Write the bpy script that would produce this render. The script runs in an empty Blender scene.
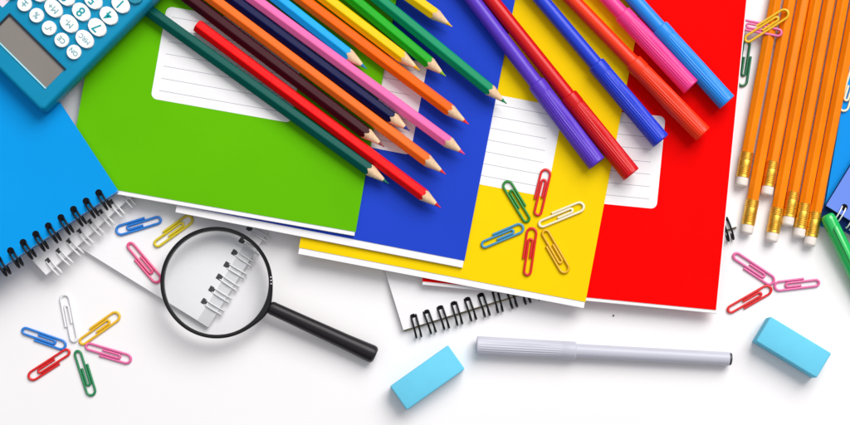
import bpy, bmesh, math, random
from mathutils import Vector, Matrix
random.seed(7)
PI = math.pi
scene = bpy.context.scene
C = scene.collection
MM = 0.001
# ------------------------------------------------------------------ camera and picture scale
S = 0.5                      # millimetres of table per photograph pixel
H = 800.0                    # camera height above the table (mm)
AX, AY = 430.0, 400.0        # photograph pixel straight below the lens (the photo is a crop of a larger frame)
def table(px, py):           # pixel -> table position in mm
    return Vector(((px - 425.0) * S, (212.5 - py) * S))
CAM = table(AX, AY)
def P(px, py, z=0.0):        # world position (mm) at height z
    t = table(px, py)
    q = CAM + (t - CAM) * (1 - z / H)
    return Vector((q.x, q.y, z))

cd = bpy.data.cameras.new("camera")
cam = bpy.data.objects.new("camera", cd); C.objects.link(cam)
cam.location = (CAM.x * MM, CAM.y * MM, H * MM)
cam.rotation_euler = (0, 0, 0)
cd.sensor_width = 36.0
cd.lens = 36.0 * H / (850 * S)
cd.shift_x = -(AX - 425.0) / 850.0
cd.shift_y = (AY - 212.5) / 850.0
cd.clip_start = 0.01; cd.clip_end = 20
scene.camera = cam
scene.view_settings.view_transform = 'Standard'
scene.view_settings.look = 'None'
scene.view_settings.exposure = 0

# ------------------------------------------------------------------ light
w = bpy.data.worlds.new("World"); scene.world = w; w.use_nodes = True
w.node_tree.nodes["Background"].inputs[0].default_value = (0.97, 0.97, 1.0, 1)
_N = w.node_tree.nodes; _L = w.node_tree.links      # a room: bright ceiling, darker towards the horizon
_tc = _N.new("ShaderNodeTexCoord"); _sx = _N.new("ShaderNodeSeparateXYZ"); _mr = _N.new("ShaderNodeMapRange")
_mr.inputs[1].default_value = 0.2; _mr.inputs[2].default_value = 1.0; _mr.inputs[3].default_value = 0.015; _mr.inputs[4].default_value = 0.76
_L.new(_tc.outputs["Generated"], _sx.inputs[0]); _L.new(_sx.outputs[2], _mr.inputs[0]); _L.new(_mr.outputs[0], _N["Background"].inputs[1])
def area(name, target, az, el, dist, sx, sy, power, col=(1, 1, 1)):
    l = bpy.data.lights.new(name, 'AREA'); l.shape = 'RECTANGLE'; l.size = sx; l.size_y = sy
    l.energy = power; l.color = col
    o = bpy.data.objects.new(name, l); C.objects.link(o)
    d = Vector((math.cos(el) * math.cos(az), math.cos(el) * math.sin(az), math.sin(el)))
    o.location = Vector(target) + d * dist
    o.rotation_euler = d.to_track_quat('Z', 'Y').to_euler()
    return o
area("window_light", (0, -0.03, 0), math.radians(58), math.radians(46), 3.4, 2.4, 2.4, 138.0, (1.0, 0.975, 0.95))

# ------------------------------------------------------------------ materials
def srgb(r, g, b, k=1.0):
    f = lambda c: ((c / 255) / 12.92 if c / 255 <= .04045 else (((c / 255) + .055) / 1.055) ** 2.4) * k
    return (f(r), f(g), f(b))
def material(name, col, rough=.5, spec=.4, var=.04, vscale=60, bump=0.0, bscale=900, metal=0, coat=0, sss=0):
    m = bpy.data.materials.new(name); m.use_nodes = True
    nt = m.node_tree; N = nt.nodes; b = N["Principled BSDF"]
    b.inputs["Roughness"].default_value = rough
    b.inputs["Specular IOR Level"].default_value = spec
    b.inputs["Metallic"].default_value = metal
    b.inputs["Coat Weight"].default_value = coat
    b.inputs["Coat Roughness"].default_value = .15
    tc = N.new("ShaderNodeTexCoord")
    nz = N.new("ShaderNodeTexNoise"); nz.inputs["Scale"].default_value = vscale; nz.inputs["Detail"].default_value = 6
    nt.links.new(tc.outputs["Object"], nz.inputs["Vector"])
    mr = N.new("ShaderNodeMapRange")
    mr.inputs[1].default_value = .3; mr.inputs[2].default_value = .7
    mr.inputs[3].default_value = 1 - var; mr.inputs[4].default_value = 1 + var
    nt.links.new(nz.outputs["Fac"], mr.inputs[0])
    mx = N.new("ShaderNodeMix"); mx.data_type = 'RGBA'; mx.blend_type = 'MULTIPLY'; mx.inputs[0].default_value = 1
    mx.inputs[6].default_value = (*col, 1)
    nt.links.new(mr.outputs[0], mx.inputs[7])
    nt.links.new(mx.outputs[2], b.inputs["Base Color"])
    rr = N.new("ShaderNodeMapRange")
    rr.inputs[1].default_value = .3; rr.inputs[2].default_value = .7
    rr.inputs[3].default_value = max(.03, rough - .05); rr.inputs[4].default_value = min(1, rough + .05)
    nt.links.new(nz.outputs["Fac"], rr.inputs[0]); nt.links.new(rr.outputs[0], b.inputs["Roughness"])
    if bump:
        n2 = N.new("ShaderNodeTexNoise"); n2.inputs["Scale"].default_value = bscale; n2.inputs["Detail"].default_value = 4
        nt.links.new(tc.outputs["Object"], n2.inputs["Vector"])
        bp = N.new("ShaderNodeBump"); bp.inputs["Strength"].default_value = bump; bp.inputs["Distance"].default_value = .0004
        nt.links.new(n2.outputs["Fac"], bp.inputs["Height"]); nt.links.new(bp.outputs[0], b.inputs["Normal"])
    return m

M = {}
M['table'] = material('white_laminate', (.865, .850, .862), .45, .3, .02, 7, .04, 500)
M['paper'] = material('white_paper', (.85, .845, .86), .8, .2, .012, 40, .12, 900)
M['paper_edge'] = material('page_edges', (.78, .765, .75), .85, .15, .05, 300, .3, 1500)
M['strip'] = material('plain_grey', (.66, .66, .68), .6, .3, .04, 90)
M['line'] = material('printed_rule', (.45, .44, .49), .8, .1, .05, 200)
M['cardboard'] = material('brown_board', (.30, .235, .13), .8, .2, .1, 200)
COV = dict(rough=.65, spec=.03, var=.06, vscale=11, bump=.10, bscale=260)
M['green_cover'] = material('green_card', (.112, .455, .002), **COV)
M['blue_cover'] = material('blue_card', (.017, .058, .54), **COV)
M['yellow_cover'] = material('yellow_card', (.86, .60, .003), **COV)
M['red_cover'] = material('red_card', (.84, .0005, .0005), **COV)
M['sky_cover'] = material('bright_blue_card', (.004, .305, .77), **COV)
M['azure_cover'] = material('azure_card', (.008, .27, .76), **COV)
M['peri_cover'] = material('periwinkle_card', (.155, .265, .78), **COV)
M['navy_cover'] = material('navy_card', (.006, .02, .10), **COV)
M['black_wire'] = material('black_wire', (.006, .006, .008), .4, .25, .1)
M['white_wire'] = material('white_wire', (.83, .83, .84), .3, .5, .03)
M['hole'] = material('punched_hole', (.008, .008, .010), .9, .05, .1)
M['hole_grey'] = material('punched_hole_grey', (.07, .07, .075), .9, .05, .1)
M['calc'] = material('teal_blue_plastic', (.001, .255, .46), .38, .2, .02, 60, .04, 1500)
M['calc_key'] = material('white_key', (.86, .88, .86), .4, .4, .01)
M['calc_key_teal'] = material('teal_key', (.01, .24, .36), .4, .4, .01)
M['calc_mark'] = material('teal_print', (.0, .33, .37), .6, .2, .02)
M['calc_mark_grey'] = material('grey_teal_print', (.13, .36, .42), .6, .2, .02)
M['lcd'] = material('grey_liquid_crystal', (.225, .205, .19), .4, .3, .03, 50)
M['calc_dark'] = material('dark_recess', (.004, .02, .04), .5, .3, .02)
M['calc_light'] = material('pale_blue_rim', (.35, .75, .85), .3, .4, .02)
M['plate'] = material('pinkish_white_plate', (.82, .70, .78), .4, .4, .02)
M['wood'] = material('bare_cedar_wood', (.74, .52, .33), .75, .2, .18, 420, .25, 1500)
M['eraser_white'] = material('white_rubber', (.85, .78, .72), .8, .2, .05, 300, .1, 900)
M['eraser_blue'] = material('light_blue_rubber', (.145, .59, .82), .7, .2, .04, 70, .15, 500)
M['ferrule'] = material('brassy_ferrule', (.86, .50, .07), .42, .5, .06, 200, 0, 900, metal=1)
M['graphite_paint'] = material('orange_lacquer', (.86, .215, .001), .32, .16, .10, 60, .05, 700)
M['black_plastic'] = material('black_plastic', (.009, .007, .010), .38, .3, .05)
M['black_rim'] = material('black_rim', (.006, .006, .007), .3, .3, .05)
M['plug'] = material('dark_plug', (.03, .033, .045), .4, .4, .05)

def glass_mat():
    m = bpy.data.materials.new('clear_lens'); m.use_nodes = True
    nt = m.node_tree; N = nt.nodes; N.remove(N["Principled BSDF"])
    tr = N.new("ShaderNodeBsdfTransparent"); tr.inputs[0].default_value = (.972, .976, .978, 1)
    gl = N.new("ShaderNodeBsdfGlossy"); gl.inputs["Roughness"].default_value = .04
    lw = N.new("ShaderNodeLayerWeight"); lw.inputs[0].default_value = .12
    mx = N.new("ShaderNodeMixShader")
    mu = N.new('ShaderNodeMath'); mu.operation = 'MULTIPLY'; mu.inputs[1].default_value = .45
    nt.links.new(lw.outputs[0], mu.inputs[0]); nt.links.new(mu.outputs[0], mx.inputs[0]); nt.links.new(tr.outputs[0], mx.inputs[1]); nt.links.new(gl.outputs[0], mx.inputs[2])
    nt.links.new(mx.outputs[0], N["Material Output"].inputs[0])
    return m
M['lens'] = glass_mat()

# ------------------------------------------------------------------ mesh helpers (all lengths in mm)
def finish(bm, name, smooth=None):
    bmesh.ops.recalc_face_normals(bm, faces=bm.faces[:])
    me = bpy.data.meshes.new(name)
    for v in bm.verts: v.co *= MM
    bm.to_mesh(me); bm.free()
    if smooth is not None:
        me.shade_smooth()
        me.set_sharp_from_angle(angle=math.radians(smooth))
    return me
def link(name, me, mats, parent=None, label=None):
    o = bpy.data.objects.new(name, me); C.objects.link(o)
    if not isinstance(mats, (list, tuple)): mats = [mats]
    while len(me.materials) < len(mats): me.materials.append(None)
    for i, m in enumerate(mats):
        o.material_slots[i].link = 'OBJECT'
        o.material_slots[i].material = m
    if parent: o.parent = parent
    if label: o['label'] = label
    return o
def thing(name, loc, rot=(0, 0, 0)):
    o = bpy.data.objects.new(name, None); C.objects.link(o)
    o.empty_display_size = .01
    o.location = Vector(loc) * MM; o.rotation_euler = rot
    return o
def tag(o, label, cat, group=None):
    o['label'] = label; o['category'] = cat
    if group: o['group'] = group
    return o
def prism(bm, pts, z0, z1, mat=0):
    a = [bm.verts.new((x, y, z0)) for x, y in pts]; b = [bm.verts.new((x, y, z1)) for x, y in pts]
    fs = [bm.faces.new(a[::-1]), bm.faces.new(b)]
    n = len(pts)
    for i in range(n): fs.append(bm.faces.new((a[i], a[(i + 1) % n], b[(i + 1) % n], b[i])))
    for f in fs: f.material_index = mat
    return fs
def rect(x0, x1, y0, y1): return [(x0, y0), (x1, y0), (x1, y1), (x0, y1)]
def rrect(x0, x1, y0, y1, r, n=6):
    out = []
    for cx, cy, a0 in ((x1 - r, y1 - r, 0), (x0 + r, y1 - r, 90), (x0 + r, y0 + r, 180), (x1 - r, y0 + r, 270)):
        for k in range(n + 1):
            a = math.radians(a0 + 90 * k / n); out.append((cx + r * math.cos(a), cy + r * math.sin(a)))
    return out
def bevel(bm, w, seg=3, sel=None):
    es = [e for e in bm.edges if (sel is None or sel(e))]
    bmesh.ops.bevel(bm, geom=es, offset=w, segments=seg, affect='EDGES', profile=.5)
def tube(bm, pts, r, n=10, closed=False, mat=0):
    pts = [Vector(p) for p in pts]; N = len(pts); rings = []
    up = Vector((0, 0, 1)); prev = None
    for i, p in enumerate(pts):
        if closed: t = (pts[(i + 1) % N] - pts[i - 1]).normalized()
        else: t = (pts[min(i + 1, N - 1)] - pts[max(i - 1, 0)]).normalized()
        if prev is None:
            ref = up if abs(t.z) < .9 else Vector((1, 0, 0))
            u = (ref - t * ref.dot(t)).normalized()
        else: u = (prev - t * prev.dot(t)).normalized()
        prev = u; v = t.cross(u)
        rings.append([bm.verts.new(p + (u * math.cos(2 * PI * k / n) + v * math.sin(2 * PI * k / n)) * r) for k in range(n)])
    for i in range(N if closed else N - 1):
        a, b = rings[i], rings[(i + 1) % N]
        for k in range(n): bm.faces.new((a[k], a[(k + 1) % n], b[(k + 1) % n], b[k])).material_index = mat
    if not closed:
        bm.faces.new(rings[0][::-1]).material_index = mat; bm.faces.new(rings[-1]).material_index = mat
def lathe_x(bm, prof, n=40, rfun=None, cap=(True, True), mat=0):
    rings = []
    for x, r in prof:
        ring = []
        for k in range(n):
            a = 2 * PI * k / n; rr = r * (rfun(x, k) if rfun else 1)
            ring.append(bm.verts.new((x, rr * math.cos(a), rr * math.sin(a))))
        rings.append(ring)
    for a, b in zip(rings, rings[1:]):
        for k in range(n): bm.faces.new((a[k], a[(k + 1) % n], b[(k + 1) % n], b[k])).material_index = mat
    if cap[0]: bm.faces.new(rings[0][::-1]).material_index = mat
    if cap[1]: bm.faces.new(rings[-1]).material_index = mat
def along(o, a, b):          # lay an object's X axis from point a to point b (mm)
    d = b - a
    o.location = a * MM
    o.rotation_euler = (0, -math.atan2(d.z, math.hypot(d.x, d.y)), math.atan2(d.y, d.x))
def wdir(dx, dy):            # picture direction -> world angle
    return math.atan2(-dy, dx)

# ------------------------------------------------------------------ the table
bm = bmesh.new(); prism(bm, rect(-900, 900, -800, 800), -25, 0)
t = link('tabletop', finish(bm, 'tabletop'), M['table']); t['kind'] = 'structure'

# ------------------------------------------------------------------ exercise books
BOOK_Z = 6.2; BOOK_T = 2.0
def exercise_book(label, corner, left, z, cover_mat, prot, width, lab=None, height=207.0):
    """corner = bottom right corner, left = a point on the bottom edge (pixels). local x to the left edge is negative, y up."""
    zt = z + BOOK_T
    o = P(*corner, zt); q = P(*left, zt); d = o - q
    t = thing('exercise_book', (o.x, o.y, z), (0, 0, math.atan2(d.y, d.x)))
    tag(t, label, 'exercise book', 'exercise books fanned out on the table')
    W = width
    def sheet(x0, x1, y0, y1, z0, z1, amp):
        bm = bmesh.new(); nx, ny = 24, 30
        g = []
        ph = random.random() * 6
        for j in range(ny + 1):
            row = []
            for i in range(nx + 1):
                u, v = i / nx, j / ny
                e = (max(0, u - .86) / .14) ** 2 + (max(0, .12 - v) / .12) ** 2
                zz = amp * e * (.6 + .4 * math.sin(ph + 5 * u + 4 * v))
                row.append((x0 + (x1 - x0) * u, y0 + (y1 - y0) * v, zz))
            g.append(row)
        A = [[bm.verts.new((x, y, z0 + dz)) for x, y, dz in r] for r in g]
        B = [[bm.verts.new((x, y, z1 + dz)) for x, y, dz in r] for r in g]
        for j in range(ny):
            for i in range(nx):
                bm.faces.new((A[j][i], A[j + 1][i], A[j + 1][i + 1], A[j][i + 1]))
                bm.faces.new((B[j][i], B[j][i + 1], B[j + 1][i + 1], B[j + 1][i]))
        for i in range(nx):
            bm.faces.new((A[0][i], A[0][i + 1], B[0][i + 1], B[0][i])); bm.faces.new((A[ny][i + 1], A[ny][i], B[ny][i], B[ny][i + 1]))
        for j in range(ny):
            bm.faces.new((A[j + 1][0], A[j][0], B[j][0], B[j + 1][0])); bm.faces.new((A[j][nx], A[j + 1][nx], B[j + 1][nx], B[j][nx]))
        return finish(bm, 'sheet', 40)
    link('front_cover', sheet(-W, 0, 0, height, BOOK_T - .25, BOOK_T, .0), cover_mat, t)
    # pages: a pile of thin leaves, each a hair different in size
    bm = bmesh.new(); n = 7; zz = .25
    hh = (BOOK_T - .5 - .04) / n
    for k in range(n):
        j1 = random.uniform(-.12, .12); j2 = random.uniform(-.12, .12)
        prism(bm, rect(-W + .2, prot[0] + j2, -prot[1] + j1, height - .4), zz + .01, zz + hh - .02); zz += hh
    link('pages', finish(bm, 'pages'), M['paper'], t)
    bm = bmesh.new(); prism(bm, rect(-W, 0, 0, height), 0, .25)
    link('back_cover', finish(bm, 'back_cover'), cover_mat, t)
    if lab:
        # label corners given in pixels (bottom right and top right) and its width in mm
        (bx, by), lw, lh, lines, r = lab
        g = P(bx, by, zt + .1)
        rot = Matrix.Rotation(-t.rotation_euler.z, 2)
        l = rot @ (Vector((g.x, g.y)) - Vector((o.x, o.y)))
        bm = bmesh.new()
        prism(bm, rrect(l.x - lw, l.x, l.y, l.y + lh, r), BOOK_T + .01, BOOK_T + .07)
        for k in range(lines):
            y = l.y + lh * (k + .75) / (lines + .55)
            x0, x1 = l.x - lw + 3.5, l.x - 4.0 - .35 * k
            prism(bm, rect(x0, x1, y - .14, y + .14), BOOK_T + .075, BOOK_T + .09, 1)
        link('label', finish(bm, 'label'), [M['paper'], M['line']], t, 'white ruled name label with rounded corners')
    return t
zr, zy, zb, zg = BOOK_Z, BOOK_Z + BOOK_T + .05, BOOK_Z + 2 * (BOOK_T + .05), BOOK_Z + 3 * (BOOK_T + .05)
exercise_book('bright red exercise book at the right, lowest of the fanned books, under felt pens', (716, 310), (425, 281.5), zr, M['red_cover'], (.6, 1.6), 146,
              ((656.5, 209), 74, 46, 7, 3.0))
exercise_book('yellow exercise book with a star of paper clips on its cover', (585.5, 302), (300.5, 247.8), zy, M['yellow_cover'], (-.3, 3.0), 144,
              ((546.5, 197), 76, 45, 7, 2.4))
exercise_book('blue exercise book between the green and the yellow ones, under pencil points', (464.5, 260.6), (180, 205.5), zb, M['blue_cover'], (-.4, 3.6), 144.5,
              ((410, 155), 76, 46, 7, 2.4))
exercise_book('grass green exercise book at the left, topmost of the fanned books', (355.5, 231.8), (180, 201), zg, M['green_cover'], (-.4, 2.0), 144,
              ((291, 123), 70, 46, 7, 3.0))
GTOP = zg + BOOK_T; BTOP = zb + BOOK_T; YTOP = zy + BOOK_T; RTOP = zr + BOOK_T

# ------------------------------------------------------------------ wire bound pads
def ring_mesh(a_in, a_out, zc, b, half, r):
    """one hairpin of twin wire: from under the pad round the edge to the hole on top, across and back"""
    bm = bmesh.new(); cy = (a_in - a_out) / 2; a = (a_in + a_out) / 2
    def loop(x, rev):
        out = []
        for k in range(27):
            th = math.radians(18 + (360 - 18 - 35) * k / 26)     # start near the hole on top, over the outside, to underneath
            y = cy + a * math.cos(th); z = zc + b * math.sin(th)
            out.append(Vector((x, y, z)))
        return out[::-1] if rev else out
    L = loop(-half, True); R = loop(half, False)
    e = L[-1]; arc = []
    for k in range(1, 6):
        th = PI * k / 6
        arc.append(Vector((-half * math.cos(th), e.y + half * .55 * math.sin(th), e.z - .25 * math.sin(th))))
    tube(bm, L + arc + R, r, 8)
    return finish(bm, 'wire_ring', 60)
def pad(name, label, cat, corner, d, xr, depth, z, parts, rings, group=None):
    """corner pixel is the local origin, x along the bound edge (picture direction d), y inward.
       parts: (part name, material, x inset, y inset, thickness, extra materials/holes)"""
    ztop = z + sum(p[2] for p in parts)
    o = P(*corner, ztop)
    t = thing(name, (o.x, o.y, z), (0, 0, wdir(*d)))
    tag(t, label, cat, group)
    zz = 0
    start, pitch, count, a_in, a_out, b, half, wire, hole, hsize, hshape, hmat = rings
    for (pn, mat, th, grow) in parts:
        bm = bmesh.new()
        last = abs(zz + th - (ztop - z)) < 1e-4
        if th > 1.2:
            n = max(4, int(th / .35)); h = th / n
            for k in range(n):
                j = random.uniform(-.1, .1); j2 = random.uniform(-.1, .1)
                prism(bm, rect(xr[0] - grow + j2, xr[1] + grow + j2, -grow + j, depth), zz + k * h + .01, zz + (k + 1) * h - .01)
        else:
            prism(bm, rrect(xr[0] - min(grow, .1), xr[1] + min(grow, .1), -grow, depth, .6, 3), zz + .01, zz + th - .01)
        if last:
            for i in range(count):
                x = start + pitch * i
                if hshape == 'round': pts = [(x + hsize * math.cos(2 * PI * k / 16), hole + hsize * math.sin(2 * PI * k / 16)) for k in range(16)]
                else: pts = rrect(x - hsize, x + hsize, hole - hsize, hole + hsize, .25, 2)
                prism(bm, pts, zz + th - .005, zz + th + .03, 1)
        link(pn, finish(bm, pn), [mat, hmat] if last else mat, t)
        zz += th
    rm = ring_mesh(a_in, a_out, zz / 2 + .1, b, half, .36 if wire is M['white_wire'] else .52)
    for i in range(count):
        q = link('wire_ring', rm, wire, t)
        q.location = ((start + pitch * i) * MM, 0, 0)
        q.rotation_euler = (random.uniform(-.02, .02), 0, random.uniform(-.05, .05))
    return t, zz
# the white pad under the magnifier
padB, hB = pad('spiral_notepad', 'white notepad with white wire rings lying under the magnifying glass', 'notepad', (208, 327), (60, -97), (0, 105), 150, .7,
    [('pages', M['paper'], 2.8, 0)], (9.8, 7.15, 13, 8.4, 2.6, 2.1, 1.15, M['white_wire'], 8.2, 1.45, 'square', M['hole_grey']), 'wire bound pads and notebooks')
bm = bmesh.new(); prism(bm, rect(0.3, 104.7, .15, 6.2), hB + .012, hB + .05)  # flat grey band on the top page, between ringed edge and holes
link('grey_band', finish(bm, 'grey_band'), M['strip'], padB)
# the white pad whose ringed corner peeks out below the bright blue notebook
pad('spiral_notepad', 'white notepad with white wire rings peeking out below the bright blue notebook', 'notepad', (46, 275), (79, -73), (0, 108), 150, 6.4,
    [('pages', M['paper'], 2.2, 0)], (5.5, 7.1, 14, 5.2, 4.4, 2.2, 1.1, M['white_wire'], 4.6, 1.2, 'square', M['hole_grey']), 'wire bound pads and notebooks')
# black ringed pad in the middle, under the books
pad('spiral_notepad', 'white notepad with black wire rings sticking out under the yellow book', 'notepad', (403.5, 330), (336, -104.5), (0, 174), 100, .4,
    [('backing_board', M['cardboard'], .5, .8), ('pages', M['paper'], 2.6, 0)], (6.6, 7.07, 24, 6.2, 5.6, 2.75, 1.25, M['black_wire'], 5.3, 1.0, 'square', M['hole']), 'wire bound pads and notebooks')
# bright blue notebook at the left
LZ = GTOP + 1.2
nb, hL = pad('spiral_notebook', 'bright blue notebook with black wire rings lying under the calculator', 'notebook', (117.5, 191), (118, -77.5), (-205, 0), 150, LZ,
    [('back_cover', M['sky_cover'], .4, .15), ('pages', M['paper'], 2.4, -.25), ('front_cover', M['sky_cover'], .4, 0)],
    (-205 + 5.6 - .1, 7.36, 27, 4.5, 4.6, 3.1, 1.05, M['black_wire'], 4.3, 1.75, 'round', M['hole']), 'wire bound pads and notebooks')
LTOP = LZ + hL
# right hand edge: plain blue notebook, periwinkle ring notebook on it
o = P(821.5, 226, 3.2)
t = thing('notebook', (o.x, o.y, 0), (0, 0, wdir(29, 5)))
tag(t, 'plain azure blue notebook at the right edge beside the orange pencils', 'notebook')
for pn, mt, z0, z1, g in (('back_cover', M['azure_cover'], 0, .4, 0), ('pages', M['paper'], .42, 2.78, -.6), ('front_cover', M['azure_cover'], 2.8, 3.2, 0)):
    bm = bmesh.new(); prism(bm, rrect(-g, 140 + g, -g, 190 + g, 1.0, 3), z0, z1); link(pn, finish(bm, pn), mt, t)
pad('spiral_notebook', 'periwinkle blue notebook with white wire rings at the right edge', 'notebook', (826, 205.5), (24, 14.8), (0, 140), 190, 4.7,
    [('back_cover', M['navy_cover'], .4, 5.5), ('pages', M['paper'], 2.2, -.4), ('front_cover', M['peri_cover'], .4, 0)],
    (8.2, 7.3, 18, 4.4, 3.9, 2.9, 1.0, M['white_wire'], 4.0, 1.7, 'round', M['hole']), 'wire bound pads and notebooks')

# ------------------------------------------------------------------ calculator
CZ = LTOP + 1.0; CH = 9.5; CT = CZ + CH
co = P(41.8, 108.4, CT)
CROT = math.radians(45.3)        # local x runs up and right in the picture, local y up and left
calc = thing('calculator', (co.x, co.y, CZ), (0, 0, CROT))
tag(calc, 'teal blue pocket calculator with round white keys on the bright blue notebook', 'calculator')
CINV = Matrix.Rotation(-CROT, 2)
def cl(px, py, z=CT):
    g = P(px, py, z); v = CINV @ (Vector((g.x, g.y)) - Vector((co.x, co.y))); return v
bm = bmesh.new(); prev = None
for zz, ins in ((0, 1.0), (.3, .4), (.9, .05), (CH - 4.2, 0), (CH - 4.0, .35), (CH - 3.7, .35), (CH - 3.5, .1), (CH - 1.6, .35), (CH - .8, .7), (CH - .25, 1.3), (CH, 2.1)):
    lay = [bm.verts.new((x, y, zz)) for x, y in rrect(-1.5 + ins, 126 - ins, -1.5 + ins, 79 - ins, 3.0 - ins * .6, 8)]
    if prev is None: bm.faces.new(lay[::-1])
    else:
        for k in range(len(lay)): bm.faces.new((prev[k], prev[(k + 1) % len(lay)], lay[(k + 1) % len(lay)], lay[k]))
    prev = lay
bm.faces.new(prev)
link('body', finish(bm, 'body', 35), M['calc'], calc)
bm = bmesh.new()
for fx, fy in ((8, 8), (117, 8), (8, 70), (117, 70)): prism(bm, [(fx + 3 * math.cos(k * PI / 8), fy + 3 * math.sin(k * PI / 8)) for k in range(16)], -1.0, 0.02)
link('rubber_feet', finish(bm, 'feet'), M['calc_dark'], calc)
cA, cB, cC = cl(9, 16.8), cl(64.3, 69.7), cl(46.7, 88.4)
sx0, sx1 = min(cC.x, cB.x), max(cC.x, cB.x); sy0, sy1 = cB.y, cA.y
fr = []
bm = bmesh.new(); prism(bm, rect(sx0, sx1, sy0, sy1), CH + .01, CH + .12)
scr = link('screen', finish(bm, 'screen'), M['lcd'], calc)
# raised frame round the screen with a dark inner lip and a pale lower rim
bm = bmesh.new()
prism(bm, rect(sx1, sx1 + .9, sy0 - .5, sy1 + .9), CH + .01, CH + .9)
prism(bm, rect(sx0 - .2, sx1, sy1, sy1 + .9), CH + .01, CH + .9)
link('screen_lip', finish(bm, 'screen_lip'), M['calc_dark'], scr)
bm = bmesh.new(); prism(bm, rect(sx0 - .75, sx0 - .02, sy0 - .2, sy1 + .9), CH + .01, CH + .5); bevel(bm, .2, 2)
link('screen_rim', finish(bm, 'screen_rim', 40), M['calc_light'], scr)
pl = cl(2.5, 0)
bm = bmesh.new(); prism(bm, rrect(pl.x - 2.6, pl.x + 6, pl.y - 2.6, pl.y + 12, .4, 3), CH + .01, CH + .15)
link('badge_plate', finish(bm, 'badge_plate'), M['plate'], calc)

def text_mesh(s, size, depth=.06):
    cu = bpy.data.curves.new('txt', 'FONT'); cu.body = s; cu.size = size; cu.align_x = 'CENTER'; cu.align_y = 'CENTER'
    cu.extrude = depth; cu.offset = size * (.0 if 'M' in s else .01)
    ob = bpy.data.objects.new('txt', cu); C.objects.link(ob)
    dg = bpy.context.evaluated_depsgraph_get()
    me = bpy.data.meshes.new_from_object(ob.evaluated_get(dg))
    bpy.data.objects.remove(ob); bpy.data.curves.remove(cu)
    return me
def sqrt_mesh(size):
    bm = bmesh.new(); k = size
    pts = [(-.42, -.02), (-.30, .06), (-.16, -.36), (.06, .36), (.44, .36)]
    tube(bm, [(x * k, y * k, 0) for x, y in pts], .055 * k, 8)
    me = finish(bm, 'root', 50)
    return me
def key(px, py, hw, hh, sym, size, mat, mmat):
    c = cl(px, py, CT + 1.2)
    k = None
    bm = bmesh.new()
    # hw runs along local y (the key's own width), hh along local x
    prism(bm, [(hh * math.cos(a), hw * math.sin(a)) for a in [2 * PI * i / 40 for i in range(40)]], 0, 1.5)
    bevel(bm, .45, 3, lambda e: all(v.co.z > 1.4 for v in e.verts))
    k = link('key', finish(bm, 'key', 40), mat, calc)
    k.location = (c.x * MM, c.y * MM, (CH + .01) * MM)
    if sym:
        if sym == 'root': me = sqrt_mesh(size)
        else:
            me = text_mesh(sym, size)
            for v in me.vertices: v.co *= MM
        s = link('key_symbol', me, mmat, k)
        s.location = (0, 0, 1.53 * MM)
        s.rotation_euler = (0, 0, PI / 2)       # upright for someone at the upper right of the picture
for px, py, s, z in ((74, 52, 'ON', 3.0), (61.8, 40, 'CE', 3.4), (49.2, 28, 'root', 3.6), (36.7, 15.3, '%', 4.0), (24.6, 4, '\u00b1', 5.0), (12.3, -8, None, 3)):
    key(px, py, 3.45, 3.45, s, z, M['calc_key'], M['calc_mark_grey'])
for px, py, s in ((84.7, 39, 'MRC'), (69.1, 23.5, 'M-'), (53.5, 8.2, 'M+'), (38, -7.3, '\u00f7')):
    key(px, py, 5.0, 3.7, s, 3.1 if len(s) > 2 else 4.2, M['calc_key'], M['calc_mark_grey'])
for px, py, s in ((97.2, 27.2, '7'), (81.2, 11.8, '8'), (65.6, -3.4, '9'), (108.8, 15.6, '4'), (93.2, 0, '5'), (120.7, 4, '1')):
    key(px, py, 5.0, 3.7, s, 6.6, M['calc_key'], M['calc_mark'])
key(133.5, -5.5, 5.0, 3.7, '0', 6.6, M['calc_key_teal'], M['calc_key'])
# a tiny moulded pip on the side
# ------------------------------------------------------------------ coloured pencils
PR = 3.4; PL = 149.0
def hexr(th, R, rnd=.965):
    a = (th % (PI / 3)) - PI / 6
    return min(R * math.cos(PI / 6) / math.cos(a), R * rnd)
def pencil_meshes(seed):
    rnd = random.Random(seed); n = 48; tan = math.tan(math.radians(16.2 + rnd.uniform(-1.3, 1.1)))
    th = [2 * PI * k / n for k in range(n)]; rr = [hexr(a, PR) for a in th]
    p0, p1 = rnd.random() * 6, rnd.random() * 6
    wob = [1 + .05 * math.sin(a + p0) + .03 * math.sin(2 * a + p1) + rnd.uniform(-.014, .014) for a in th]
    te = [r / tan * w for r, w in zip(rr, wob)]
    lead_t = 3.3
    ring = lambda xs, rs: [bm.verts.new((x, r * math.cos(a), r * math.sin(a))) for x, r, a in zip(xs, rs, th)]
    def skin(rings):
        for a, b in zip(rings, rings[1:]):
            for k in range(n): bm.faces.new((a[k], a[(k + 1) % n], b[(k + 1) % n], b[k]))
    bm = bmesh.new()
    R = [ring([0] * n, [r * .90 for r in rr]), ring([.4] * n, rr), ring([PL * .5] * n, rr), ring([PL - t for t in te], rr)]
    skin(R); bm.faces.new(R[0][::-1]); barrel = finish(bm, 'barrel', 8)
    bm = bmesh.new()
    R = [ring([PL - t for t in te], [r * .985 for r in rr])]
    for f in (.75, .5, .25):
        R.append(ring([PL - (lead_t + (t - lead_t) * f) for t in te], [(lead_t * tan) + (r * .985 - lead_t * tan) * f for r in rr]))
    R.append(ring([PL - lead_t] * n, [lead_t * tan] * n))
    skin(R); wood = finish(bm, 'wood', 60)
    bm = bmesh.new()
    R = [ring([PL - lead_t] * n, [lead_t * tan * .99] * n), ring([PL - 1.0] * n, [1.0 * tan] * n), ring([PL - .45] * n, [.36] * n), ring([PL - .2] * n, [.18] * n)]
    skin(R); bm.faces.new(R[-1]); lead = finish(bm, 'lead', 60)
    return barrel, wood, lead
pm = [pencil_meshes(s) for s in range(1, 13)]
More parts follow.
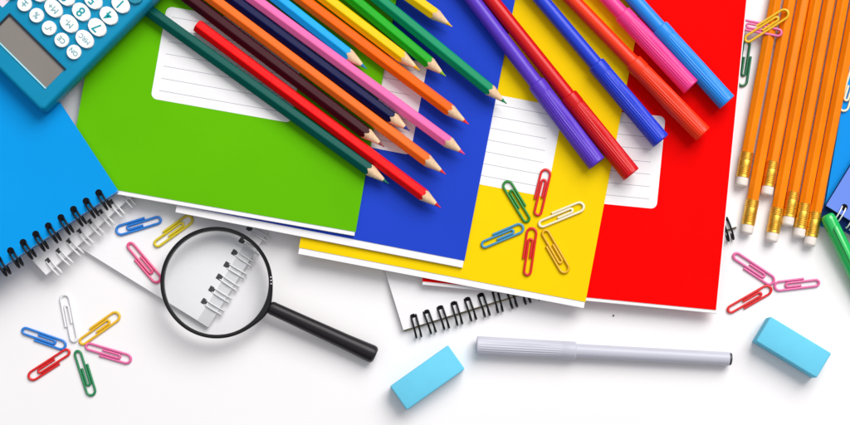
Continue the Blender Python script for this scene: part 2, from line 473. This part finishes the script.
def pencil_mat(name, col, rough=.30): return material(name, col, rough, .07, .05, 80, .05, 400)
PENCILS = [   # tip, a second point on the axis, paint, lead, label
 ((389, 184), (148.5, 10.5), (.002, .085, .07), (.01, .17, .11), 'dark teal coloured pencil, lowest left of the row, its flat end near the calculator'),
 ((441, 208), (203.5, 30), (.80, .004, .006), (.65, .01, .02), 'bright red coloured pencil whose flat end lies on the white label of the green book'),
 ((384.5, 147), (191, 0), (.045, .004, .010), (.25, .05, .05), 'dark maroon coloured pencil between the bright red and the salmon ones'),
 ((446, 174.5), (214, 0), (.92, .15, .015), (.75, .04, .02), 'salmon orange coloured pencil between the maroon and the navy ones'),
 ((410, 131), (233.5, 0), (.003, .005, .055), (.02, .03, .25), 'navy blue coloured pencil between the salmon and the pink ones'),
 ((465, 154.5), (255, 0), (.86, .145, .40), (.80, .06, .20), 'pink coloured pencil between the navy and the sky blue ones'),
 ((367, 69), (279, 0), (.008, .36, .83), (.02, .20, .42), 'short reaching sky blue coloured pencil between the pink and the vivid orange ones'),
 ((469, 124.5), (303, 0), (.90, .125, .002), (.85, .03, .01), 'vivid orange coloured pencil crossing the white label of the blue book'),
 ((420, 70.5), (327.5, 0), (.90, .56, .003), (.85, .45, .0), 'yellow coloured pencil between the vivid orange and the grass green ones'),
 ((446, 76.5), (354, 0), (.012, .37, .012), (.25, .45, .01), 'grass green coloured pencil between the yellow and the emerald ones'),
 ((507, 104), (379.5, 0), (.004, .26, .115), (.01, .25, .08), 'emerald green coloured pencil reaching furthest right, its point on the yellow book label'),
 ((452.5, 27), (409, -4), (.90, .56, .003), (.85, .50, .0), 'yellow coloured pencil at the top edge, apart from the row near the purple pen'),
]
for i, (tip, q, col, lead, lab) in enumerate(PENCILS):
    z = GTOP + .1 + PR * .97
    a = P(*tip, z); b = P(*q, z); d = (a - b).normalized()
    t = thing('coloured_pencil', (0, 0, 0)); along(t, a - d * PL, a)
    t.rotation_euler.rotate_axis('X', math.radians(-16 + ((i * 37) % 13) - 6))
    tag(t, lab, 'pencil', 'coloured pencils laid in a row across the books')
    m3 = pm[i % 12]
    link('barrel', m3[0], pencil_mat('pencil_paint', col), t)
    link('sharpened_wood', m3[1], M['wood'], t)
    link('lead_point', m3[2], material('coloured_lead', lead, .6, .3, .1, 300), t)

# ------------------------------------------------------------------ felt tip pens
FL = 127.0; CAPL = 49.5
bm = bmesh.new()
lathe_x(bm, [(1.2, 3.2), (1.6, 3.46), (40, 3.50), (FL - CAPL + 6, 3.55)], 48)
fb = finish(bm, 'barrel', 30)
bm = bmesh.new(); lathe_x(bm, [(0, 2.7), (.3, 3.1), (1.25, 3.15)], 32); fp = finish(bm, 'end_plug', 30)
bm = bmesh.new(); x0 = FL - CAPL
def ribs(x, k):
    if x < x0 + 6.9 or x > FL - 1.6: return 1.0
    return (1.0, .982, .95, .982)[k % 4]
lathe_x(bm, [(x0, 3.6), (x0 + .1, 4.2), (x0 + .6, 4.55), (x0 + 5.6, 4.58), (x0 + 6.4, 4.40), (x0 + 7.2, 4.46), (x0 + 25, 4.56), (FL - 2.0, 4.66), (FL - 1.5, 4.70), (FL - .35, 4.68), (FL, 4.4), (FL, 3.6), (FL - 1.0, 3.4)], 96, ribs)
fc = finish(bm, 'cap', 28)
def plastic(name, col, rough=.3): return material(name, col, rough, .3, .03, 14)
PENS = [  # cap end, a point on the axis, axis height at each, colour, label
 ((597, 163.5), (473, 0), YTOP + 4.7, BTOP + 4.3, (.10, .035, .52), 'purple felt pen, leftmost of the row of capped pens'),
 ((631.5, 174.5), (491.5, 0), YTOP + 4.7, BTOP + 4.3, (.60, .002, .005), 'crimson red felt pen between the purple and the royal blue ones'),
 ((661, 141), (541.5, 0), YTOP + 4.7, YTOP + 4.5, (.012, .045, .60), 'royal blue felt pen crossing the yellow book onto the red book label'),
 ((703, 134.5), (572.5, 0), YTOP + 4.7, YTOP + 4.5, (.86, .035, .004), 'orange red felt pen between the royal blue and the pink ones'),
 ((691, 87), (609, 0), YTOP + 4.7, YTOP + 4.5, (.86, .045, .27), 'hot pink felt pen between the orange red and the sky blue ones'),
 ((727, 102.5), (634.5, 0), YTOP + 4.7, YTOP + 4.5, (.015, .25, .80), 'sky blue felt pen, rightmost of the row on the red book'),
 ((476.5, 345.5), (728.5, 359), 4.75, 4.3, (.53, .54, .62), 'pale grey felt pen lying alone on the white table below the books'),
]
for ce, q, z1, z0, col, lab in PENS:
    a = P(*ce, z1); b = P(*q, z0); d = (a - b).normalized()
    t = thing('felt_pen', (0, 0, 0)); along(t, a - d * FL, a)
    t.rotation_euler.rotate_axis('X', random.uniform(0, .3))
    tag(t, lab, 'felt pen', 'capped felt pens')
    pm_ = plastic('pen_plastic', col)
    link('barrel', fb, pm_, t); link('cap', fc, pm_, t)
    link('end_plug', fp, M['plug'], t)
# green marker at the right edge
a = P(826.5, 214.5, 3.2 + 3.9); b = P(847, 256.5, 5.6); d = (b - a).normalized()
t = thing('marker', (0, 0, 0)); along(t, a, a + d * 130)
tag(t, 'bright green marker at the right edge below the blue notebooks', 'marker')
bm = bmesh.new(); lathe_x(bm, [(0, 1.6), (.35, 2.6), (1.2, 3.3), (3, 3.65), (48, 4.05), (48.3, 3.9)], 40); gm = material('green_plastic', (.012, .52, .10), .22, .5, .05, 60, coat=.4)
link('cap', finish(bm, 'cap', 35), gm, t)
bm = bmesh.new(); lathe_x(bm, [(46, 3.5), (125, 3.5), (129, 3.0), (130, 2.0)], 40)
link('barrel', finish(bm, 'barrel', 35), gm, t)
bm = bmesh.new(); prism(bm, rrect(7, 42, -1.0, 1.0, .9), 3.85, 4.9); bevel(bm, .2, 2)
link('clip', finish(bm, 'clip', 35), gm, t)

# ------------------------------------------------------------------ orange pencils with erasers
GR = 3.28; GL = 178.0
n = 48; th = [2 * PI * k / n for k in range(n)]
bm = bmesh.new()
rr = [hexr(a, GR) for a in th]
def ringx(bm, x, rs): return [bm.verts.new((x, r * math.cos(a), r * math.sin(a))) for r, a in zip(rs, th)]
def skinx(bm, R):
    for a, b in zip(R, R[1:]):
        for k in range(n): bm.faces.new((a[k], a[(k + 1) % n], b[(k + 1) % n], b[k]))
R = [ringx(bm, 10, rr), ringx(bm, 90, rr), ringx(bm, GL - 15.5, rr), ringx(bm, GL - 15.2, [r * .97 for r in rr])]
skinx(bm, R); bm.faces.new(R[-1]); gb = finish(bm, 'barrel', 8)
bm = bmesh.new(); R = [ringx(bm, 10, [r * .98 for r in rr]), ringx(bm, 1, [.5] * n), ringx(bm, 0, [.2] * n)]
skinx(bm, R); bm.faces.new(R[-1][::-1]); gw = finish(bm, 'wood', 60)
bm = bmesh.new(); prof = [(GL - 17.2, 3.05), (GL - 17.1, 3.26)]
x = GL - 16.9
for grp in range(2):
    for k in range(4):
        prof += [(x, 3.18), (x + .28, 3.42), (x + .56, 3.42), (x + .84, 3.16)]; x += .98
    if grp == 0: prof += [(x + .2, 3.26), (x + 3.0, 3.26)]; x += 3.4
prof += [(GL - 4.6, 3.26), (GL - 4.5, 3.1)]
lathe_x(bm, prof, 40); gf = finish(bm, 'ferrule', 30)
bm = bmesh.new(); lathe_x(bm, [(GL - 5.2, 2.95), (GL - 1.2, 3.05), (GL - .45, 2.85), (GL - .1, 2.4), (GL, 1.6)], 32); ge = finish(bm, 'eraser', 50)
GRAPH = [((741, 186.5), (775.5, 0), 'furthest left'), ((746.3, 234), (790, 0), 'second from left, beside the black wire'),
         ((766.3, 195.5), (803.5, 0), 'third from left, high eraser'), ((771.2, 242), (816, 0), 'fourth from left'),
         ((787, 226), (829.5, 0), 'fifth from left'), ((798.3, 237.5), (843, 0), 'second from right'),
         ((809.2, 246), (856.5, 0), 'rightmost, beside azure notebook')]
root = None
for k, (e, q, lab) in enumerate(GRAPH):
    z = GR * .97 + .05
    a = P(*e, z); b = P(*q, z); d = (a - b).normalized()
    if root is None:
        t = thing('graphite_pencil', (0, 0, 0))
        link('barrel', gb, M['graphite_paint'], t); link('sharpened_wood', gw, M['wood'], t)
        link('ferrule', gf, M['ferrule'], t); link('eraser', ge, M['eraser_white'], t)
        root = t
    else:
        t = root.copy(); C.objects.link(t)
        for ch in list(root.children):
            c = ch.copy(); C.objects.link(c); c.parent = t
    along(t, a - d * GL, a)
    t.rotation_euler.rotate_axis('X', math.radians(-14 + ((k * 41) % 17) - 8))
    tag(t, 'orange pencil with gold ferrule and white eraser, ' + lab, 'pencil', 'orange pencils bundled side by side')

# ------------------------------------------------------------------ erasers
def eraser(label, pts, z=10.5, slant=0):
    p = [P(*q, z) for q in pts]      # top face: four corners, long side first
    c = (p[0] + p[1] + p[2] + p[3]) / 4
    d = ((p[1] - p[0]) + (p[2] - p[3]))
    L = ((p[1] - p[0]).length + (p[2] - p[3]).length) / 2; W = ((p[2] - p[1]).length + (p[3] - p[0]).length) / 2
    bm = bmesh.new()
    prism(bm, rect(-L / 2, L / 2, -W / 2, W / 2), 0, z)
    if slant:
        for v in bm.verts: v.co.x += slant * (v.co.z / z - 1)
    bevel(bm, .7, 3)
    for v in bm.verts: v.co += Vector((random.uniform(-.04, .04), random.uniform(-.04, .04), 0))
    o = link('eraser', finish(bm, 'eraser', 40), M['eraser_blue'])
    o.location = Vector((c.x, c.y, 0.02)) * MM; o.rotation_euler = (0, 0, math.atan2(d.y, d.x))
    tag(o, label, 'eraser', 'light blue block erasers')
eraser('light blue block eraser below the black ringed notepad, tilted up to the right', [(389.8, 386), (448, 345.3), (464.8, 368.8), (407, 410.3)])
eraser('light blue block eraser at the right, tilted down to the right of the grey pen', [(771.5, 316.5), (832, 353.8), (816.5, 377.5), (755, 341)])

# ------------------------------------------------------------------ magnifying glass
R0 = 27.4
e_ = P(375.5, 355.5, 4.6); cL = P(216.7, 282.8, 10.2); d = e_ - cL
t = thing('magnifying_glass', (0, 0, 0)); along(t, cL, e_)
tag(t, 'black rimmed magnifying glass with black handle lying over the white notepad corner', 'magnifying glass')
bm = bmesh.new(); nseg = 96
prof = [(-1.75, -2.6), (-1.75, 2.2), (-1.4, 2.7), (-.6, 2.8), (0, 2.3), (.15, 0), (0, -2.4), (-.6, -2.8), (-1.4, -2.8)]
rings = []
for k in range(nseg):
    a = 2 * PI * k / nseg
    ex = 1.5 * math.exp(-(((a if a < PI else a - 2 * PI) + .08) / .30) ** 2)
    rings.append([bm.verts.new(((R0 + r + (ex if r > -.7 else 0)) * math.cos(a), (R0 + r + (ex if r > -.7 else 0)) * math.sin(a), z)) for r, z in prof])
m_ = len(prof)
for k in range(nseg):
    a, b = rings[k], rings[(k + 1) % nseg]
    for j in range(m_): bm.faces.new((a[j], b[j], b[(j + 1) % m_], a[(j + 1) % m_]))
link('rim', finish(bm, 'rim', 40), M['black_rim'], t)
bm = bmesh.new(); prev = None
NR, NA = 10, 72
def lens_side(sgn):
    rr_ = []
    for i in range(NR + 1):
        r = (R0 - 1.9) * i / NR; z = sgn * (.5 + 1.3 * (1 - (i / NR) ** 2))
        rr_.append([bm.verts.new((r * math.cos(2 * PI * k / NA), r * math.sin(2 * PI * k / NA), z)) for k in range(NA)] if i else [bm.verts.new((0, 0, z))])
    for k in range(NA): bm.faces.new((rr_[0][0], rr_[1][k], rr_[1][(k + 1) % NA]))
    for i in range(1, NR):
        for k in range(NA): bm.faces.new((rr_[i][k], rr_[i + 1][k], rr_[i + 1][(k + 1) % NA], rr_[i][(k + 1) % NA]))
    return rr_[-1]
A_ = lens_side(1); B_ = lens_side(-1)
for k in range(NA): bm.faces.new((A_[k], A_[(k + 1) % NA], B_[(k + 1) % NA], B_[k]))
link('lens', finish(bm, 'lens', 60), M['lens'], t)
bm = bmesh.new(); HL = d.length
lathe_x(bm, [(R0 - .2, 2.4), (R0 + 1.2, 2.6), (R0 + 1.6, 3.2), (R0 + 3, 3.45), (R0 + 4, 3.4), (R0 + 20, 3.6), (HL - 16, 3.95), (HL - 6, 4.35), (HL - 2.2, 4.5), (HL - .8, 4.2), (HL, 3.2)], 40)
link('handle', finish(bm, 'handle', 35), M['black_plastic'], t)
bm = bmesh.new()
for k in range(3):
    a = .40 + k * .06
    prism(bm, [((R0 - 1.3 + rr1) * math.cos(a + da), (R0 - 1.3 + rr1) * math.sin(a + da)) for rr1, da in ((.5, 0), (1.1, 0), (1.1, .022), (.5, .022))], 2.7, 2.83)
link('moulded_marks', finish(bm, 'marks'), M['white_wire'], t)

# a dark crumb on the table
bm = bmesh.new(); bmesh.ops.create_icosphere(bm, subdivisions=2, radius=.42)
for v in bm.verts: v.co += Vector((random.uniform(-.1, .1), random.uniform(-.1, .1), random.uniform(-.06, .06)))
o = link('crumb', finish(bm, 'crumb', 60), M['plug']); o.location = P(613.5, 315.7, .4) * MM
tag(o, 'tiny dark crumb on the white table between the red book and the grey pen', 'crumb')
# ------------------------------------------------------------------ paper clips
def clip_mesh(L, Wd, seed, r=.63):
    rnd = random.Random(seed); k1, k2, k3, k4 = [rnd.uniform(-1, 1) for _ in range(4)]
    w = Wd / 2 - r; g = 2.15 * r
    pts = []
    def line(x0, x1, y, n=6):
        for k in range(n): pts.append((x0 + (x1 - x0) * k / n, y, 0))
    def arc(cx, cy, rad, a0, a1, n=14, sq=1.0):
        for k in range(n + 1):
            a = math.radians(a0 + (a1 - a0) * k / n); pts.append((cx + rad * math.cos(a) * sq, cy + rad * math.sin(a), 0))
    xa = L / 2 - r - w; line(-L * (.18 + .03 * k1), xa, w)
    arc(xa, 0, w, 90, -90)
    yb1 = -w; yb2 = w - g; rb = (yb2 - yb1) / 2; cb = (yb1 + yb2) / 2; xb = -L / 2 + r + rb
    line(xa, xb, -w)
    arc(xb, cb, rb, -90, -270)
    ya2 = -w + g; ra = (yb2 - ya2) / 2; ca = (yb2 + ya2) / 2; xi = L / 2 - L * (.24 + .025 * k2) - ra
    line(xb, xi, yb2)
    arc(xi, ca, ra, 90, -90)
    xe = -L * (.12 + .04 * k3); line(xi, xe, ya2); pts.append((xe, ya2, 0))
    q = [pts[0]]
    for p in pts[1:]:
        if (Vector(p) - Vector(q[-1])).length > .02: q.append(p)
    # a touch of springiness: inner tongue lifts a little
    q = [(x, y + .22 * k4 * math.sin(2.2 * x / L) + (.22 * abs(k1) * max(0, -x) / L if i < 8 else 0), .18 * math.sin(i / len(q) * PI)) for i, (x, y, z) in enumerate(q)]
    bm = bmesh.new(); tube(bm, q, r, 10)
    return finish(bm, 'paper_clip', 50)
cmeshes = [clip_mesh(22.6, 5.95, sd) for sd in (3, 8, 12, 21, 34)]
CC = dict(white=(.80, .80, .83), yellow=(.80, .47, .01), blue=(.012, .20, .66), pink=(.78, .085, .24), red=(.70, .008, .010), green=(.006, .22, .075),
          gold=(.76, .42, .006), teal=(.05, .28, .50), cream=(.86, .78, .55), lime=(.68, .55, .01), rose=(.76, .14, .36), dgreen=(.006, .14, .05), grass=(.01, .24, .02))
cm = {k: material('coated_wire_' + k, v, .28, .5, .03, 200, coat=.2) for k, v in CC.items()}
CLIPS = [ # end with two arcs, other end, z each, colour, mirror, label, group
 ((64, 293.5), (73.5, 343), 0, 0, 'white', 1, 'white paper clip at the top of the left ring of clips on the table', 0),
 ((120, 313.5), (78.5, 342.5), 0, 0, 'yellow', 1, 'yellow paper clip in the left ring of clips on the table', 0),
 ((66.5, 347), (21, 330.5), 0, 0, 'blue', -1, 'blue paper clip in the left ring of clips on the table', 0),
 ((132, 360.5), (84.5, 346.5), 0, 0, 'rose', -1, 'pink paper clip in the left ring of clips on the table', 0),
 ((28, 378.5), (71, 351.5), 0, 0, 'red', 1, 'red paper clip in the left ring of clips on the table', 0),
 ((92.5, 396.5), (78, 349.5), 0, 0, 'green', 1, 'green paper clip in the left ring of clips on the table', 0),
 ((115.5, 232), (161.5, 217.5), 3.5, 3.5, 'blue', -1, 'blue paper clip on the white ringed notepad, nearest the bright blue notebook', 1),
 ((192.5, 216.5), (153.5, 245), 3.5, 3.5, 'lime', 1, 'yellow paper clip on the white notepad beside the magnifying glass rim', 1),
 ((160, 282.5), (127, 243.5), 3.5, 3.5, 'pink', -1, 'pink paper clip on the white ringed notepad left of the magnifying glass', 1),
 ((504.5, 181), (530, 221.5), 9, 9, 'grass', -1, 'green paper clip on the yellow book, overlapping its white label', 2),
 ((547, 168.5), (535.5, 216), 9, 9, 'red', 1, 'red paper clip on the yellow book, upper of the two red ones', 2),
 ((584.8, 205), (537.5, 224), 9, 9, 'cream', 1, 'cream white paper clip on the yellow book', 2),
 ((524, 226), (480.5, 245), 9, 9, 'teal', 1, 'greyish blue paper clip on the yellow book', 2),
 ((532.5, 227), (525.5, 276), 9, 9, 'red', 1, 'red paper clip on the yellow book, lower of the two red ones', 2),
 ((567.5, 273), (542, 230.5), 9, 9, 'gold', -1, 'golden yellow paper clip on the yellow book, hard to see against it', 2),
 ((774.5, 283), (732, 255), 0, 0, 'rose', -1, 'pink paper clip on the table below the orange pencils, pointing up left', 3),
 ((773.5, 287), (820, 281), 0, 0, 'rose', -1, 'pink paper clip on the table lying level, nearest the green marker', 3),
 ((772, 287.5), (727.5, 312.5), 0, 0, 'red', -1, 'red paper clip on the table between the red book and the right eraser', 3),
 ((741.5, 87), (748.5, 40), -2, -2, 'dgreen', 1, 'dark green paper clip tucked under the right edge of the red book', 4),
 ((735, 23.5), (783, 32), 3.2, 5.9, 'rose', -1, 'pink paper clip reaching from the red book edge onto the orange pencils', 4),
 ((789, 11), (743.5, 40), 6.9, 4.4, 'yellow', 1, 'yellow paper clip lying across a pink one on the orange pencils', 4),
 ((842, 112), (856, 68), 1, 1, 'cream', 1, 'cream paper clip peeking out beside the rightmost orange pencil', 4),
]
GN = ['paper clips in a ring at the left', 'paper clips on the white notepad', 'paper clips in a ring on the yellow book', 'paper clips in a fan at the right', 'loose paper clips at the right edge']
TOPZ = {3.5: .7 + 2.8, 9: YTOP, 0: 0, -2: 0, 1: 3.2}
for ci, (a, b, z0, z1, col, mir, lab, g) in enumerate(CLIPS):
    Z0 = TOPZ.get(z0, z0) + .6; Z1 = TOPZ.get(z1, z1) + .6
    A = P(*a, Z0); B = P(*b, Z1); L = (A - B).length
    o = link('paper_clip', cmeshes[ci % 5], cm[col])
    mid = (A + B) / 2; dd = A - B
    o.location = mid * MM
    o.rotation_euler = (0, -math.atan2(dd.z, math.hypot(dd.x, dd.y)), math.atan2(dd.y, dd.x))
    o.scale = (L / 22.6, mir * (.94 + .06 * random.random()), 1)
    tag(o, lab, 'paper clip', GN[g])
